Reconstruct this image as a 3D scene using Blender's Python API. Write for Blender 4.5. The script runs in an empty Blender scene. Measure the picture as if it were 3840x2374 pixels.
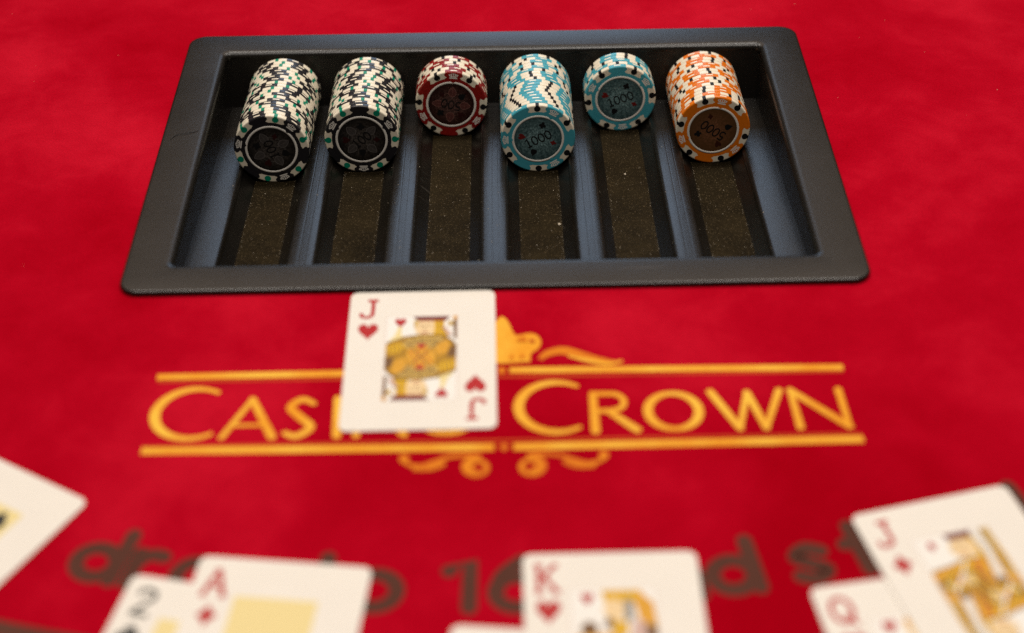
import bpy, bmesh, math, random
from mathutils import Matrix, Vector, Euler

# ------------------------------------------------------------------ scene, camera, light
scene = bpy.context.scene
COL = scene.collection
K = 0.001                                    # all shapes below are written in millimetres
R = math.radians

cam_d = bpy.data.cameras.new('camera'); cam = bpy.data.objects.new('camera', cam_d); COL.objects.link(cam)
cam_d.sensor_width = 36.0; cam_d.lens = 54.587
cam_d.clip_start = 0.01; cam_d.clip_end = 50
rot = Euler((0, 0, R(-0.267))).to_matrix() @ Euler((R(50.52), 0, 0)).to_matrix() @ Euler((0, 0, R(-0.871))).to_matrix()
cam.matrix_world = Matrix.Translation((0.004555, -0.648383, 0.42562)) @ rot.to_4x4()
cam_d.dof.use_dof = True
cam_d.dof.focus_distance = 0.800
cam_d.dof.aperture_fstop = 3.8
scene.camera = cam

world = bpy.data.worlds.new('World'); scene.world = world; world.use_nodes = True
bg = world.node_tree.nodes['Background']
bg.inputs[0].default_value = (1.0, 0.80, 0.62, 1); bg.inputs[1].default_value = 0.06

def area(name, loc, target, sx, sy, power, colour):
    l = bpy.data.lights.new(name, 'AREA'); l.shape = 'RECTANGLE'; l.size = sx; l.size_y = sy
    l.energy = power; l.color = colour
    o = bpy.data.objects.new(name, l); COL.objects.link(o)
    o.location = loc
    o.rotation_euler = (Vector(target) - Vector(loc)).to_track_quat('-Z', 'Y').to_euler()
    return o
WARM = (1.0, 0.92, 0.835)
area('ceiling_and_fill_lamp', (-0.42, 0.38, 1.45), (0, 0, 0), 0.26, 0.26, 8.4, WARM)
area('ceiling_and_fill_lamp', (0.45, 0.40, 1.45), (0, 0, 0), 0.26, 0.26, 8.8, WARM)
area('ceiling_and_fill_lamp', (0.05, -0.55, 1.75), (0, -0.1, 0), 0.4, 0.4, 12.0, WARM)  # added fill from the camera side, brightens the chip faces
area('rim_reflection_panel', (0.0, 1.9, 2.25), (0, 0, 0), 4.5, 1.5, 23, (1.0, 0.76, 0.58))  # added warm panel standing in for a lit wall, mirrored by the tray rim
area('window_light', (0.0, 3.2, 1.10), (0, 0, 0.3), 1.0, 1.4, 10.8, (0.55, 0.74, 1.0))

vs = scene.view_settings
vs.view_transform = 'Standard'; vs.look = 'None'; vs.exposure = 0.0; vs.gamma = 1.0
scene.cycles.use_denoising = False
scene.cycles.max_bounces = 6

# ------------------------------------------------------------------ materials
def new_mat(name):
    m = bpy.data.materials.new(name); m.use_nodes = True
    nt = m.node_tree; b = nt.nodes['Principled BSDF']
    return m, nt, b
def plain(name, col, rough=0.5, spec=0.5, var=0.0, scale=400, bump=0.0, bscale=2000, coat=0.0, metal=0.0):
    m, nt, b = new_mat(name)
    b.inputs['Base Color'].default_value = (*col, 1); b.inputs['Roughness'].default_value = rough
    b.inputs['Specular IOR Level'].default_value = spec; b.inputs['Metallic'].default_value = metal
    b.inputs['Coat Weight'].default_value = coat
    tc = nt.nodes.new('ShaderNodeTexCoord')
    if var:
        n = nt.nodes.new('ShaderNodeTexNoise'); n.inputs['Scale'].default_value = scale; n.inputs['Detail'].default_value = 4
        nt.links.new(tc.outputs['Object'], n.inputs['Vector'])
        r = nt.nodes.new('ShaderNodeValToRGB')
        r.color_ramp.elements[0].position = 0.3; r.color_ramp.elements[1].position = 0.7
        r.color_ramp.elements[0].color = (*[c * (1 - var) for c in col], 1)
        r.color_ramp.elements[1].color = (*[min(1, c * (1 + var)) for c in col], 1)
        nt.links.new(n.outputs['Fac'], r.inputs[0]); nt.links.new(r.outputs[0], b.inputs['Base Color'])
    if bump:
        n = nt.nodes.new('ShaderNodeTexNoise'); n.inputs['Scale'].default_value = bscale; n.inputs['Detail'].default_value = 3
        nt.links.new(tc.outputs['Object'], n.inputs['Vector'])
        bp = nt.nodes.new('ShaderNodeBump'); bp.inputs['Strength'].default_value = bump; bp.inputs['Distance'].default_value = 0.0002
        nt.links.new(n.outputs['Fac'], bp.inputs['Height']); nt.links.new(bp.outputs[0], b.inputs['Normal'])
    return m

def nodes_noise(nt, vec, scale, detail=4, rough=0.55, dist=0.0):
    n = nt.nodes.new('ShaderNodeTexNoise'); n.inputs['Scale'].default_value = scale
    n.inputs['Detail'].default_value = detail; n.inputs['Roughness'].default_value = rough
    n.inputs['Distortion'].default_value = dist
    nt.links.new(vec, n.inputs['Vector']); return n
def ramp(nt, fac, stops):
    r = nt.nodes.new('ShaderNodeValToRGB'); els = r.color_ramp.elements
    while len(els) < len(stops): els.new(0.5)
    for e, (p, c) in zip(els, stops): e.position = p; e.color = (*c, 1) if len(c) == 3 else c
    nt.links.new(fac, r.inputs[0]); return r

NAP_OFFSET = (4.4, 1.9, 0.8)
def felt_material():
    m, nt, b = new_mat('red_velvet_felt')
    tc = nt.nodes.new('ShaderNodeTexCoord')
    mpn = nt.nodes.new('ShaderNodeMapping'); mpn.inputs['Location'].default_value = NAP_OFFSET
    nt.links.new(tc.outputs['Object'], mpn.inputs['Vector']); v = mpn.outputs[0]
    big = nodes_noise(nt, v, 6.0, 4, 0.5, 0.8)
    mid = nodes_noise(nt, v, 34, 5, 0.65, 0.3)
    mix = nt.nodes.new('ShaderNodeMix'); mix.data_type = 'FLOAT'; mix.inputs[0].default_value = 0.35
    nt.links.new(big.outputs['Fac'], mix.inputs[2]); nt.links.new(mid.outputs['Fac'], mix.inputs[3])
    r = ramp(nt, mix.outputs[0], [(0.34, (0.35, 0.0, 0.007)), (0.5, (0.43, 0.0008, 0.012)), (0.68, (0.58, 0.006, 0.024))])
    fine = nodes_noise(nt, v, 1100, 4, 0.8)
    mul = nt.nodes.new('ShaderNodeMix'); mul.data_type = 'RGBA'; mul.blend_type = 'MULTIPLY'; mul.inputs[0].default_value = 0.55
    fr = ramp(nt, fine.outputs['Fac'], [(0.3, (0.45, 0.45, 0.45)), (0.7, (1.4, 1.4, 1.4))])
    nt.links.new(r.outputs[0], mul.inputs[6]); nt.links.new(fr.outputs[0], mul.inputs[7])
    nt.links.new(mul.outputs[2], b.inputs['Base Color'])
    b.inputs['Roughness'].default_value = 0.95; b.inputs['Specular IOR Level'].default_value = 0.0
    sh = ramp(nt, mix.outputs[0], [(0.36, (0.30,) * 3), (0.66, (1.0,) * 3)])
    nt.links.new(sh.outputs[0], b.inputs['Sheen Weight'])
    b.inputs['Sheen Roughness'].default_value = 0.45; b.inputs['Sheen Tint'].default_value = (1.0, 0.06, 0.09, 1)
    bp = nt.nodes.new('ShaderNodeBump'); bp.inputs['Strength'].default_value = 0.5; bp.inputs['Distance'].default_value = 0.0003
    nt.links.new(fine.outputs['Fac'], bp.inputs['Height'])
    bp2 = nt.nodes.new('ShaderNodeBump'); bp2.inputs['Strength'].default_value = 0.35; bp2.inputs['Distance'].default_value = 0.004
    nt.links.new(mix.outputs[0], bp2.inputs['Height']); nt.links.new(bp.outputs[0], bp2.inputs['Normal'])
    nt.links.new(bp2.outputs[0], b.inputs['Normal'])
    # upright velvet pile: a second fibre sheen over the dyed cloth
    sb = nt.nodes.new('ShaderNodeBsdfSheen'); sb.inputs['Roughness'].default_value = 0.38
    sc = ramp(nt, mix.outputs[0], [(0.39, (0.20, 0.004, 0.010)), (0.66, (0.8, 0.05, 0.08))])
    nt.links.new(sc.outputs[0], sb.inputs['Color']); nt.links.new(bp2.outputs[0], sb.inputs['Normal'])
    ad = nt.nodes.new('ShaderNodeAddShader'); nt.links.new(b.outputs[0], ad.inputs[0]); nt.links.new(sb.outputs[0], ad.inputs[1])
    nt.links.new(ad.outputs[0], nt.nodes['Material Output'].inputs['Surface'])
    return m

def print_material(name, c0, c1, scale=22):
    m, nt, b = new_mat(name)
    tc = nt.nodes.new('ShaderNodeTexCoord'); v = tc.outputs['Object']
    n = nodes_noise(nt, v, scale, 4)
    r = ramp(nt, n.outputs['Fac'], [(0.35, c0), (0.65, c1)])
    fine = nodes_noise(nt, v, 1500, 3, 0.7)
    fr = ramp(nt, fine.outputs['Fac'], [(0.3, (0.75,) * 3), (0.7, (1.1,) * 3)])
    mul = nt.nodes.new('ShaderNodeMix'); mul.data_type = 'RGBA'; mul.blend_type = 'MULTIPLY'; mul.inputs[0].default_value = 0.5
    nt.links.new(r.outputs[0], mul.inputs[6]); nt.links.new(fr.outputs[0], mul.inputs[7])
    nt.links.new(mul.outputs[2], b.inputs['Base Color'])
    b.inputs['Roughness'].default_value = 0.85; b.inputs['Specular IOR Level'].default_value = 0.15
    return m

def tray_material():
    m, nt, b = new_mat('black_moulded_plastic')
    tc = nt.nodes.new('ShaderNodeTexCoord'); v = tc.outputs['Object']
    n = nodes_noise(nt, v, 18, 6, 0.65, 0.4)
    r = ramp(nt, n.outputs['Fac'], [(0.3, (0.0032, 0.0028, 0.0024)), (0.7, (0.008, 0.0064, 0.0046))])
    nt.links.new(r.outputs[0], b.inputs['Base Color'])
    rr = ramp(nt, n.outputs['Fac'], [(0.3, (0.27,) * 3), (0.7, (0.33,) * 3)])
    nt.links.new(rr.outputs[0], b.inputs['Roughness'])
    mp = nt.nodes.new('ShaderNodeMapping'); mp.inputs['Scale'].default_value = (14, 260, 60); mp.inputs['Rotation'].default_value = (0, 0, 0.35)
    nt.links.new(v, mp.inputs['Vector'])
    sc = nodes_noise(nt, mp.outputs[0], 1.0, 3, 0.6)
    sr = ramp(nt, sc.outputs['Fac'], [(0.66, (0, 0, 0)), (0.72, (1, 1, 1))])
    pt = nodes_noise(nt, v, 26, 2, 0.5); pr = ramp(nt, pt.outputs['Fac'], [(0.55, (0, 0, 0)), (0.68, (1, 1, 1))])
    sm = nt.nodes.new('ShaderNodeMath'); sm.operation = 'MULTIPLY'; nt.links.new(sr.outputs[0], sm.inputs[0]); nt.links.new(pr.outputs[0], sm.inputs[1])
    mc = nt.nodes.new('ShaderNodeMix'); mc.data_type = 'RGBA'; mc.inputs[7].default_value = (0.05, 0.044, 0.038, 1)
    nt.links.new(sm.outputs[0], mc.inputs[0]); nt.links.new(r.outputs[0], mc.inputs[6]); nt.links.new(mc.outputs[2], b.inputs['Base Color'])
    g = nodes_noise(nt, v, 1500, 3, 0.7)
    bp = nt.nodes.new('ShaderNodeBump'); bp.inputs['Strength'].default_value = 0.45; bp.inputs['Distance'].default_value = 0.00012
    nt.links.new(g.outputs['Fac'], bp.inputs['Height']); nt.links.new(bp.outputs[0], b.inputs['Normal'])
    return m

def liner_material():
    m, nt, b = new_mat('gritty_brown_liner')
    tc = nt.nodes.new('ShaderNodeTexCoord'); v = tc.outputs['Object']
    n = nodes_noise(nt, v, 55, 5, 0.7)
    r = ramp(nt, n.outputs['Fac'], [(0.3, (0.009, 0.0062, 0.0025)), (0.7, (0.023, 0.016, 0.0065))])
    sp = nodes_noise(nt, v, 1500, 2, 0.8)
    rs = ramp(nt, sp.outputs['Fac'], [(0.60, (0, 0, 0)), (0.78, (1, 1, 1))])
    mx = nt.nodes.new('ShaderNodeMix'); mx.data_type = 'RGBA'
    nt.links.new(rs.outputs[0], mx.inputs[0]); nt.links.new(r.outputs[0], mx.inputs[6]); mx.inputs[7].default_value = (0.22, 0.16, 0.085, 1)
    nt.links.new(mx.outputs[2], b.inputs['Base Color'])
    b.inputs['Roughness'].default_value = 0.8; b.inputs['Specular IOR Level'].default_value = 0.06
    bp = nt.nodes.new('ShaderNodeBump'); bp.inputs['Strength'].default_value = 0.7; bp.inputs['Distance'].default_value = 0.0003
    nt.links.new(sp.outputs['Fac'], bp.inputs['Height']); nt.links.new(bp.outputs[0], b.inputs['Normal'])
    return m

def inlay_material(name, dark, light, burst):
    # foil printed label: faint star-burst streaks around the middle
    m, nt, b = new_mat(name)
    tc = nt.nodes.new('ShaderNodeTexCoord')
    sep = nt.nodes.new('ShaderNodeSeparateXYZ'); nt.links.new(tc.outputs['Object'], sep.inputs[0])
    at = nt.nodes.new('ShaderNodeMath'); at.operation = 'ARCTAN2'
    nt.links.new(sep.outputs[1], at.inputs[0]); nt.links.new(sep.outputs[0], at.inputs[1])
    ln = nt.nodes.new('ShaderNodeVectorMath'); ln.operation = 'LENGTH'; nt.links.new(tc.outputs['Object'], ln.inputs[0])
    cmb = nt.nodes.new('ShaderNodeCombineXYZ'); nt.links.new(at.outputs[0], cmb.inputs[0])
    ml = nt.nodes.new('ShaderNodeMath'); ml.operation = 'MULTIPLY'; ml.inputs[1].default_value = 130
    nt.links.new(ln.outputs['Value'], ml.inputs[0]); nt.links.new(ml.outputs[0], cmb.inputs[1])
    st = nodes_noise(nt, cmb.outputs[0], 7, 3, 0.7)
    cl = nodes_noise(nt, tc.outputs['Object'], 260, 4, 0.7)
    # streaks fade out towards the edge of the label
    fall = nt.nodes.new('ShaderNodeMapRange'); fall.inputs[1].default_value = 0.002; fall.inputs[2].default_value = 0.0125
    fall.inputs[3].default_value = 1.0; fall.inputs[4].default_value = 0.15 if burst else 0.0
    nt.links.new(ln.outputs['Value'], fall.inputs[0])
    st2 = ramp(nt, st.outputs['Fac'], [(0.40, (0.12,) * 3), (0.66, (1.0,) * 3)])
    mu = nt.nodes.new('ShaderNodeMath'); mu.operation = 'MULTIPLY'
    nt.links.new(st2.outputs[0], mu.inputs[0]); nt.links.new(fall.outputs[0], mu.inputs[1])
    mu2 = nt.nodes.new('ShaderNodeMath'); mu2.operation = 'MULTIPLY'
    cr = ramp(nt, cl.outputs['Fac'], [(0.35, (0.35,) * 3), (0.65, (1.0,) * 3)])
    nt.links.new(mu.outputs[0], mu2.inputs[0]); nt.links.new(cr.outputs[0], mu2.inputs[1])
    r = ramp(nt, mu2.outputs[0], [(0.0, dark), (0.9, light)])
    nt.links.new(r.outputs[0], b.inputs['Base Color'])
    b.inputs['Roughness'].default_value = 0.25; b.inputs['Specular IOR Level'].default_value = 0.5
    return m

M = {}
M['felt'] = felt_material()
M['gold'] = print_material('gold_print', (0.86, 0.34, 0.020), (0.94, 0.54, 0.060), 34)
M['gold_soft'] = print_material('orange_gold_print', (0.66, 0.15, 0.010), (0.82, 0.27, 0.015), 60)
M['gold_shade'] = print_material('rust_print', (0.50, 0.05, 0.010), (0.58, 0.08, 0.012))
M['dark_print'] = print_material('dark_brown_print', (0.090, 0.032, 0.021), (0.115, 0.042, 0.028))
M['tray'] = tray_material()
M['liner'] = liner_material()
M['cream'] = plain('cream_chip_clay', (0.86, 0.78, 0.62), 0.30, 0.40, 0.05, 300, 0.12, 3000)
M['white'] = plain('white_chip_print', (0.88, 0.84, 0.77), 0.4, 0.4)
M['black'] = plain('black_chip_clay', (0.016, 0.015, 0.018), 0.30, 0.40, 0.1, 500, 0.12, 3000)
M['ink'] = plain('black_ink', (0.006, 0.006, 0.007), 0.5, 0.3)
M['green'] = plain('green_chip_clay', (0.0, 0.24, 0.14), 0.38, 0.3)
M['maroon'] = plain('dark_red_chip_clay', (0.27, 0.010, 0.008), 0.30, 0.40, 0.1, 500, 0.12, 3000)
M['teal'] = plain('teal_chip_clay', (0.06, 0.37, 0.46), 0.30, 0.40, 0.06, 500, 0.12, 3000)
M['orange'] = plain('orange_chip_clay', (0.78, 0.185, 0.006), 0.30, 0.40, 0.06, 500, 0.12, 3000)
M['inlay_black'] = inlay_material('black_foil', (0.006, 0.005, 0.005), (0.17, 0.145, 0.13), 0.0)
M['inlay_maroon'] = inlay_material('dark_red_foil', (0.018, 0.003, 0.003), (0.24, 0.13, 0.11), 0.0)
M['inlay_teal'] = inlay_material('dark_teal_foil', (0.018, 0.050, 0.056), (0.42, 0.66, 0.68), 0.02)
M['inlay_orange'] = inlay_material('dark_brown_foil', (0.095, 0.042, 0.014), (0.34, 0.13, 0.07), 0.0)
M['leaf_black'] = plain('smoky_leaf_print', (0.055, 0.048, 0.045), 0.35, 0.4, 0.3, 500)
M['leaf_maroon'] = plain('dusky_leaf_print', (0.10, 0.032, 0.028), 0.35, 0.4, 0.3, 500)
M['vein_black'] = plain('grey_leaf_line', (0.14, 0.125, 0.12), 0.4, 0.4)
M['vein_maroon'] = plain('rose_leaf_line', (0.26, 0.12, 0.10), 0.4, 0.4)
M['suit_red'] = plain('dim_red_suit_print', (0.16, 0.010, 0.008), 0.45, 0.3)
M['suit_dim'] = plain('very_dark_red_suit_print', (0.030, 0.005, 0.005), 0.45, 0.3)
M['suit_brown'] = plain('dark_brown_suit_print', (0.045, 0.010, 0.004), 0.45, 0.3)
M['card'] = plain('ivory_card_stock', (0.84, 0.79, 0.71), 0.42, 0.35, 0.015, 60, 0.05, 2500)
M['card_white'] = plain('white_card_stock', (0.88, 0.85, 0.79), 0.42, 0.35)
M['c_red'] = plain('card_red_ink', (0.46, 0.006, 0.008), 0.5, 0.3)
M['c_black'] = plain('card_black_ink', (0.02, 0.02, 0.02), 0.5, 0.3)
M['c_maroon'] = plain('card_maroon_ink', (0.16, 0.014, 0.012), 0.5, 0.3)
M['c_yellow'] = plain('card_golden_ink', (0.70, 0.40, 0.004), 0.5, 0.3, 0.1, 300)
M['c_gold'] = plain('card_amber_ink', (0.70, 0.34, 0.018), 0.5, 0.3, 0.1, 300)
M['c_olive'] = plain('card_olive_ink', (0.42, 0.21, 0.003), 0.5, 0.3, 0.15, 400)
M['c_khaki'] = plain('card_khaki_ink', (0.56, 0.36, 0.08), 0.5, 0.3, 0.15, 400)
M['c_brown'] = plain('card_brown_ink', (0.17, 0.075, 0.018), 0.5, 0.3)
M['c_skin'] = plain('card_skin_ink', (0.84, 0.62, 0.34), 0.5, 0.3)
M['c_pale'] = plain('card_pale_yellow_ink', (0.83, 0.68, 0.31), 0.5, 0.3)
M['c_grey'] = plain('card_grey_ink', (0.30, 0.28, 0.25), 0.5, 0.3)
M['c_orange'] = plain('card_orange_ink', (0.62, 0.17, 0.008), 0.5, 0.3)
M['c_line'] = plain('card_pale_pink_line', (0.62, 0.42, 0.36), 0.5, 0.3)
M['lint'] = plain('pale_lint', (0.62, 0.54, 0.42), 0.8, 0.2)
M['hair'] = plain('dark_hair', (0.012, 0.010, 0.010), 0.5, 0.4)

# ------------------------------------------------------------------ mesh helpers
def mesh(name, verts, faces, mats, idx=None, smooth=False):
    me = bpy.data.meshes.new(name)
    me.from_pydata([(x * K, y * K, z * K) for x, y, z in verts], [], faces)
    for m in (mats if isinstance(mats, (list, tuple)) else [mats]): me.materials.append(M[m])
    if idx: me.polygons.foreach_set('material_index', idx)
    if smooth: me.polygons.foreach_set('use_smooth', [True] * len(me.polygons))
    me.update(); return me
def link(name, data, parent=None, loc=(0, 0, 0), rz=0.0):
    o = bpy.data.objects.new(name, data); COL.objects.link(o)
    o.location = [c * K for c in loc]; o.rotation_euler = (0, 0, rz)
    if parent: o.parent = parent
    return o
def tag(o, label=None, cat=None, group=None, kind=None):
    if label: o['label'] = label
    if cat: o['category'] = cat
    if group: o['group'] = group
    if kind: o['kind'] = kind
    return o

class Flat:
    """collects flat print shapes, each a hair above the one before"""
    def __init__(s, z=0.0, step=0.012): s.v = []; s.f = []; s.i = []; s.mats = []; s.z = z; s.step = step
    def _m(s, m):
        if m not in s.mats: s.mats.append(m)
        return s.mats.index(m)
    def poly(s, pts, m):
        b = len(s.v); s.v += [(x, y, s.z) for x, y in pts]; s.f.append(list(range(b, b + len(pts)))); s.i.append(s._m(m)); s.z += s.step
    def ribbon(s, pts, w, m, closed=False, cap=False):
        n = len(pts); ws = w if isinstance(w, (list, tuple)) else [w] * n
        L = []; Rr = []
        for k in range(n):
            a = pts[(k - 1) % n] if (closed or k > 0) else pts[k]
            c = pts[(k + 1) % n] if (closed or k < n - 1) else pts[k]
            dx, dy = c[0] - a[0], c[1] - a[1]; l = math.hypot(dx, dy) or 1
            nx, ny = -dy / l, dx / l; h = ws[k] / 2
            L.append((pts[k][0] + nx * h, pts[k][1] + ny * h)); Rr.append((pts[k][0] - nx * h, pts[k][1] - ny * h))
        b = len(s.v); mi = s._m(m)
        for k in range(n): s.v += [(*L[k], s.z), (*Rr[k], s.z)]
        for k in range(n if closed else n - 1):
            j = (k + 1) % n
            s.f.append([b + 2 * k, b + 2 * k + 1, b + 2 * j + 1, b + 2 * j]); s.i.append(mi)
        s.z += s.step
        if cap:
            for e in (0, n - 1): s.poly(circle(*pts[e], ws[e] / 2, 14), m)
    def build(s, name, parent=None, loc=(0, 0, 0), rz=0.0):
        return link(name, mesh(name, s.v, s.f, s.mats, s.i), parent, loc, rz)

def circle(x, y, r, n=24, ry=None, rot=0.0, a0=0.0, a1=2 * math.pi, close=True):
    ry = ry or r; o = []
    for k in range(n if close else n + 1):
        t = a0 + (a1 - a0) * k / n; c, d = r * math.cos(t), ry * math.sin(t)
        o.append((x + c * math.cos(rot) - d * math.sin(rot), y + c * math.sin(rot) + d * math.cos(rot)))
    return o
def arc(x, y, r, d0, d1, n=18, ry=None): return circle(x, y, r, n, ry, 0, R(d0), R(d1), False)
def spline(pts, n=8):
    o = []
    P = [pts[0]] + list(pts) + [pts[-1]]
    for i in range(1, len(P) - 2):
        p0, p1, p2, p3 = P[i - 1:i + 3]
        for k in range(n):
            t = k / n
            o.append(tuple(0.5 * (2 * b + (c - a) * t + (2 * a - 5 * b + 4 * c - d) * t * t + (3 * b - a - 3 * c + d) * t ** 3) for a, b, c, d in zip(p0, p1, p2, p3)))
    o.append(tuple(pts[-1])); return o
def lerp_w(a, b, c, n): return [a + (b - a) * min(1, 2 * k / (n - 1)) if k < n / 2 else b + (c - b) * (2 * k / (n - 1) - 1) for k in range(n)]

def heart(x, y, s, up=1):           # s = width
    o = []
    for k in range(28):
        t = 2 * math.pi * k / 28
        hx = 16 * math.sin(t) ** 3; hy = 13 * math.cos(t) - 5 * math.cos(2 * t) - 2 * math.cos(3 * t) - math.cos(4 * t)
        o.append((x + hx * s / 33, y + up * (hy + 2) * 1.38 * s / 33))
    return o
def diamond(x, y, w, h): return [(x, y + h / 2), (x - w * .22, y + h * .2), (x - w / 2, y), (x - w * .22, y - h * .2), (x, y - h / 2), (x + w * .22, y - h * .2), (x + w / 2, y), (x + w * .22, y + h * .2)]
def suit(fl, kind, x, y, s, m, rot=0.0):
    def tr(pts): return [(x + a * math.cos(rot) - b * math.sin(rot), y + a * math.sin(rot) + b * math.cos(rot)) for a, b in pts]
    if kind == 'heart': fl.poly(tr(heart(0, 0, s)), m)
    elif kind == 'diamond': fl.poly(tr(diamond(0, 0, s * .85, s * 1.1)), m)
    elif kind == 'spade':
        fl.poly(tr(heart(0, s * .05, s, -1)), m); fl.poly(tr([(-s * .22, -s * .55), (s * .22, -s * .55), (s * .05, -s * .05), (-s * .05, -s * .05)]), m)
    else:
        for a, b in ((0, .28), (-.27, -.08), (.27, -.08)): fl.poly(tr(circle(a * s, b * s, .25 * s, 16)), m)
        fl.poly(tr([(-s * .2, -s * .55), (s * .2, -s * .55), (s * .05, s * .05), (-s * .05, s * .05)]), m)

# glyphs for small numbers, unit cap height, returned as centre lines with their advance width
def glyph(ch):
    if ch == '0': return [(arc(.31, .5, .27, 0, 360, 26, .45), 1)], .62
    if ch == '1': return [([(.10, .80), (.34, .97), (.34, .02)], 0), ([(.12, .04), (.56, .04)], 0)], .62
    if ch == '5': return [(spline([(.54, .95), (.16, .95), (.14, .56), (.34, .62), (.54, .48), (.54, .22), (.36, .05), (.08, .12)]), 0)], .62
    if ch == '9': return [(arc(.32, .68, .24, 0, 360, 22, .27), 1), (spline([(.56, .68), (.54, .38), (.40, .12), (.18, .04)]), 0)], .64
    if ch == '2': return [(spline([(.08, .74), (.16, .92), (.34, .97), (.54, .88), (.56, .68), (.36, .42), (.08, .05)]), 0), ([(.06, .04), (.60, .04)], 0)], .66
    if ch == 'J': return [(spline([(.46, .95), (.46, .30), (.40, .10), (.24, .04), (.08, .10), (.06, .28)]), 0), ([(.26, .97), (.64, .97)], 0)], .68
    if ch == 'Q': return [(arc(.34, .52, .30, 0, 360, 26, .44), 1), ([(.34, .30), (.66, -.04)], 0)], .70
    if ch == 'K': return [([(.12, .0), (.12, 1.)], 0), ([(.60, 1.), (.14, .42)], 0), ([(.27, .58), (.64, .0)], 0), ([(.0, .0), (.24, .0)], 0), ([(.0, 1.), (.24, 1.)], 0), ([(.5, 1.), (.7, 1.)], 0), ([(.5, .0), (.74, .0)], 0)], .74
    if ch == 'A': return [([(.04, .0), (.34, 1.)], 0), ([(.34, 1.), (.66, .0)], 0), ([(.14, .34), (.54, .34)], 0), ([(-.04, .0), (.16, .0)], 0), ([(.54, .0), (.76, .0)], 0)], .72
def write(fl, text, x, y, h, w, m, rot=0.0, centre=True, flip=1):
    adv = sum(glyph(c)[1] for c in text) + .10 * (len(text) - 1); px = -adv / 2 if centre else 0
    for c in text:
        st, a = glyph(c)
        for pts, cl in st:
            q = []
            for gx, gy in pts[:-1] if cl else pts:
                lx, ly = (gx + px) * h, (gy - .5) * h
                q.append((x + lx * math.cos(rot) - ly * math.sin(rot), y + lx * math.sin(rot) + ly * math.cos(rot)))
            fl.ribbon(q, w, m, closed=bool(cl))
        px += a + .10

# ------------------------------------------------------------------ the table: felt sheet with the cut-out for the tray
def felt():
    xs = [-1300, -700, -320, -160, 0, 160, 320, 700, 1300]; ys = [-800, -450, -250, -107, 0, 107, 250, 500, 1000]
    v = [(x, y, 0) for y in ys for x in xs]; n = len(xs); f = []
    for j in range(len(ys) - 1):
        for i in range(n - 1):
            if -161 < xs[i] < 160 and -108 < ys[j] < 107: continue
            f.append([j * n + i, j * n + i + 1, (j + 1) * n + i + 1, (j + 1) * n + i])
    return mesh('table_felt', v, f, 'felt')
table = tag(link('table_felt', felt()), 'red velvet gaming table felt printed with gold lettering and dark words', kind='structure')

PZ = 0.10
def bar(x0, x1, y0, y1, h, m, name, z=PZ):
    fl = Flat(z); n = 16; p = [(x0 + (x1 - x0) * k / n, y0 + (y1 - y0) * k / n) for k in range(n + 1)]
    fl.ribbon(p, h, m); return fl.build(name, table)
# rules above and below the words, each broken in the middle by a small bead, with a rust coloured shade line
bar(-140.2, -1.0, -167.0, -166.6, 3.5, 'gold', 'gold_rule'); bar(5.4, 143.2, -166.6, -168.6, 3.5, 'gold', 'gold_rule')
bar(-139.4, -1.2, -210.5, -212.0, 3.7, 'gold', 'gold_rule'); bar(6.4, 143.6, -212.0, -211.2, 3.7, 'gold', 'gold_rule')
bar(-139.6, 142.8, -169.9, -171.1, 1.3, 'gold_shade', 'shade_rule', 0.06)
bar(-139.6, 143.2, -208.3, -208.3, 1.3, 'gold_shade', 'shade_rule', 0.06)
for x, y in ((2.2, -166.7), (2.7, -212.0)):
    fl = Flat(PZ); fl.poly(circle(x, y, 1.7, 16, 2.0), 'gold_soft'); fl.build('gold_bead', table)

def letter(strokes, name='gold_letter', m='gold'):
    fl = Flat(PZ)
    for pts, w, *cl in strokes: fl.ribbon(pts, [q * .90 for q in w] if isinstance(w, list) else w * .90, m, closed=bool(cl), cap=not cl)
    return fl.build(name, table)
def big_c(x0):                                   # x0 = left edge of the letter
    p = arc(x0 + 17.4, -189.4, 15.4, 57, 303, 34, 14.6)
    n = len(p); return [(p, [2.3 + 2.3 * math.sin(math.pi * k / (n - 1)) ** 1.3 for k in range(n)])]
letter(big_c(-139.4)); letter(big_c(6.8))
def varw(p, a, b): return [a + (b - a) * k / (len(p) - 1) for k in range(len(p))]
def straight(a, b, w0, w1, n=5):
    p = [(a[0] + (b[0] - a[0]) * k / n, a[1] + (b[1] - a[1]) * k / n) for k in range(n + 1)]; return (p, varw(p, w0, w1))
TOP, BAS = -182.2, -203.9
def l_a(x0, x1):
    xm = (x0 + x1) / 2; return [straight((x0 + 2, BAS), (xm, TOP + .4), 2.7, 2.7), straight((xm, TOP + .4), (x1 - 2, BAS), 3.4, 3.9), straight((x0 + 6, -197.0), (x1 - 6, -197.0), 2.0, 2.0)]
def l_s(x0, x1):
    xm = (x0 + x1) / 2
    p = spline([(x1 - 1.6, TOP - 2.6), (xm, TOP - .1), (x0 + 2.2, TOP - 4.6), (xm - .3, -192.4), (x1 - 1.8, -198.6), (xm - .5, BAS + .2), (x0 + 1.2, BAS + 2.0)], 8)
    return [(p, [2.6 + 1.5 * math.sin(math.pi * k / (len(p) - 1)) for k in range(len(p))])]
def l_n(x0, x1): return [straight((x0 + 1.8, BAS), (x0 + .9, TOP), 3.3, 2.7), straight((x0 + .9, TOP), (x1 - .8, BAS), 3.4, 3.5), straight((x1 - .8, BAS), (x1 - 1.6, TOP), 2.7, 3.3)]
def l_o(x0, x1):
    p = arc((x0 + x1) / 2, -193.1, (x1 - x0) / 2 - 2.2, 0, 360, 40, 10.4)[:-1]
    return [(p, [2.6 + 1.6 * abs(math.cos(2 * math.pi * k / len(p))) for k in range(len(p))], 1)]
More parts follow.
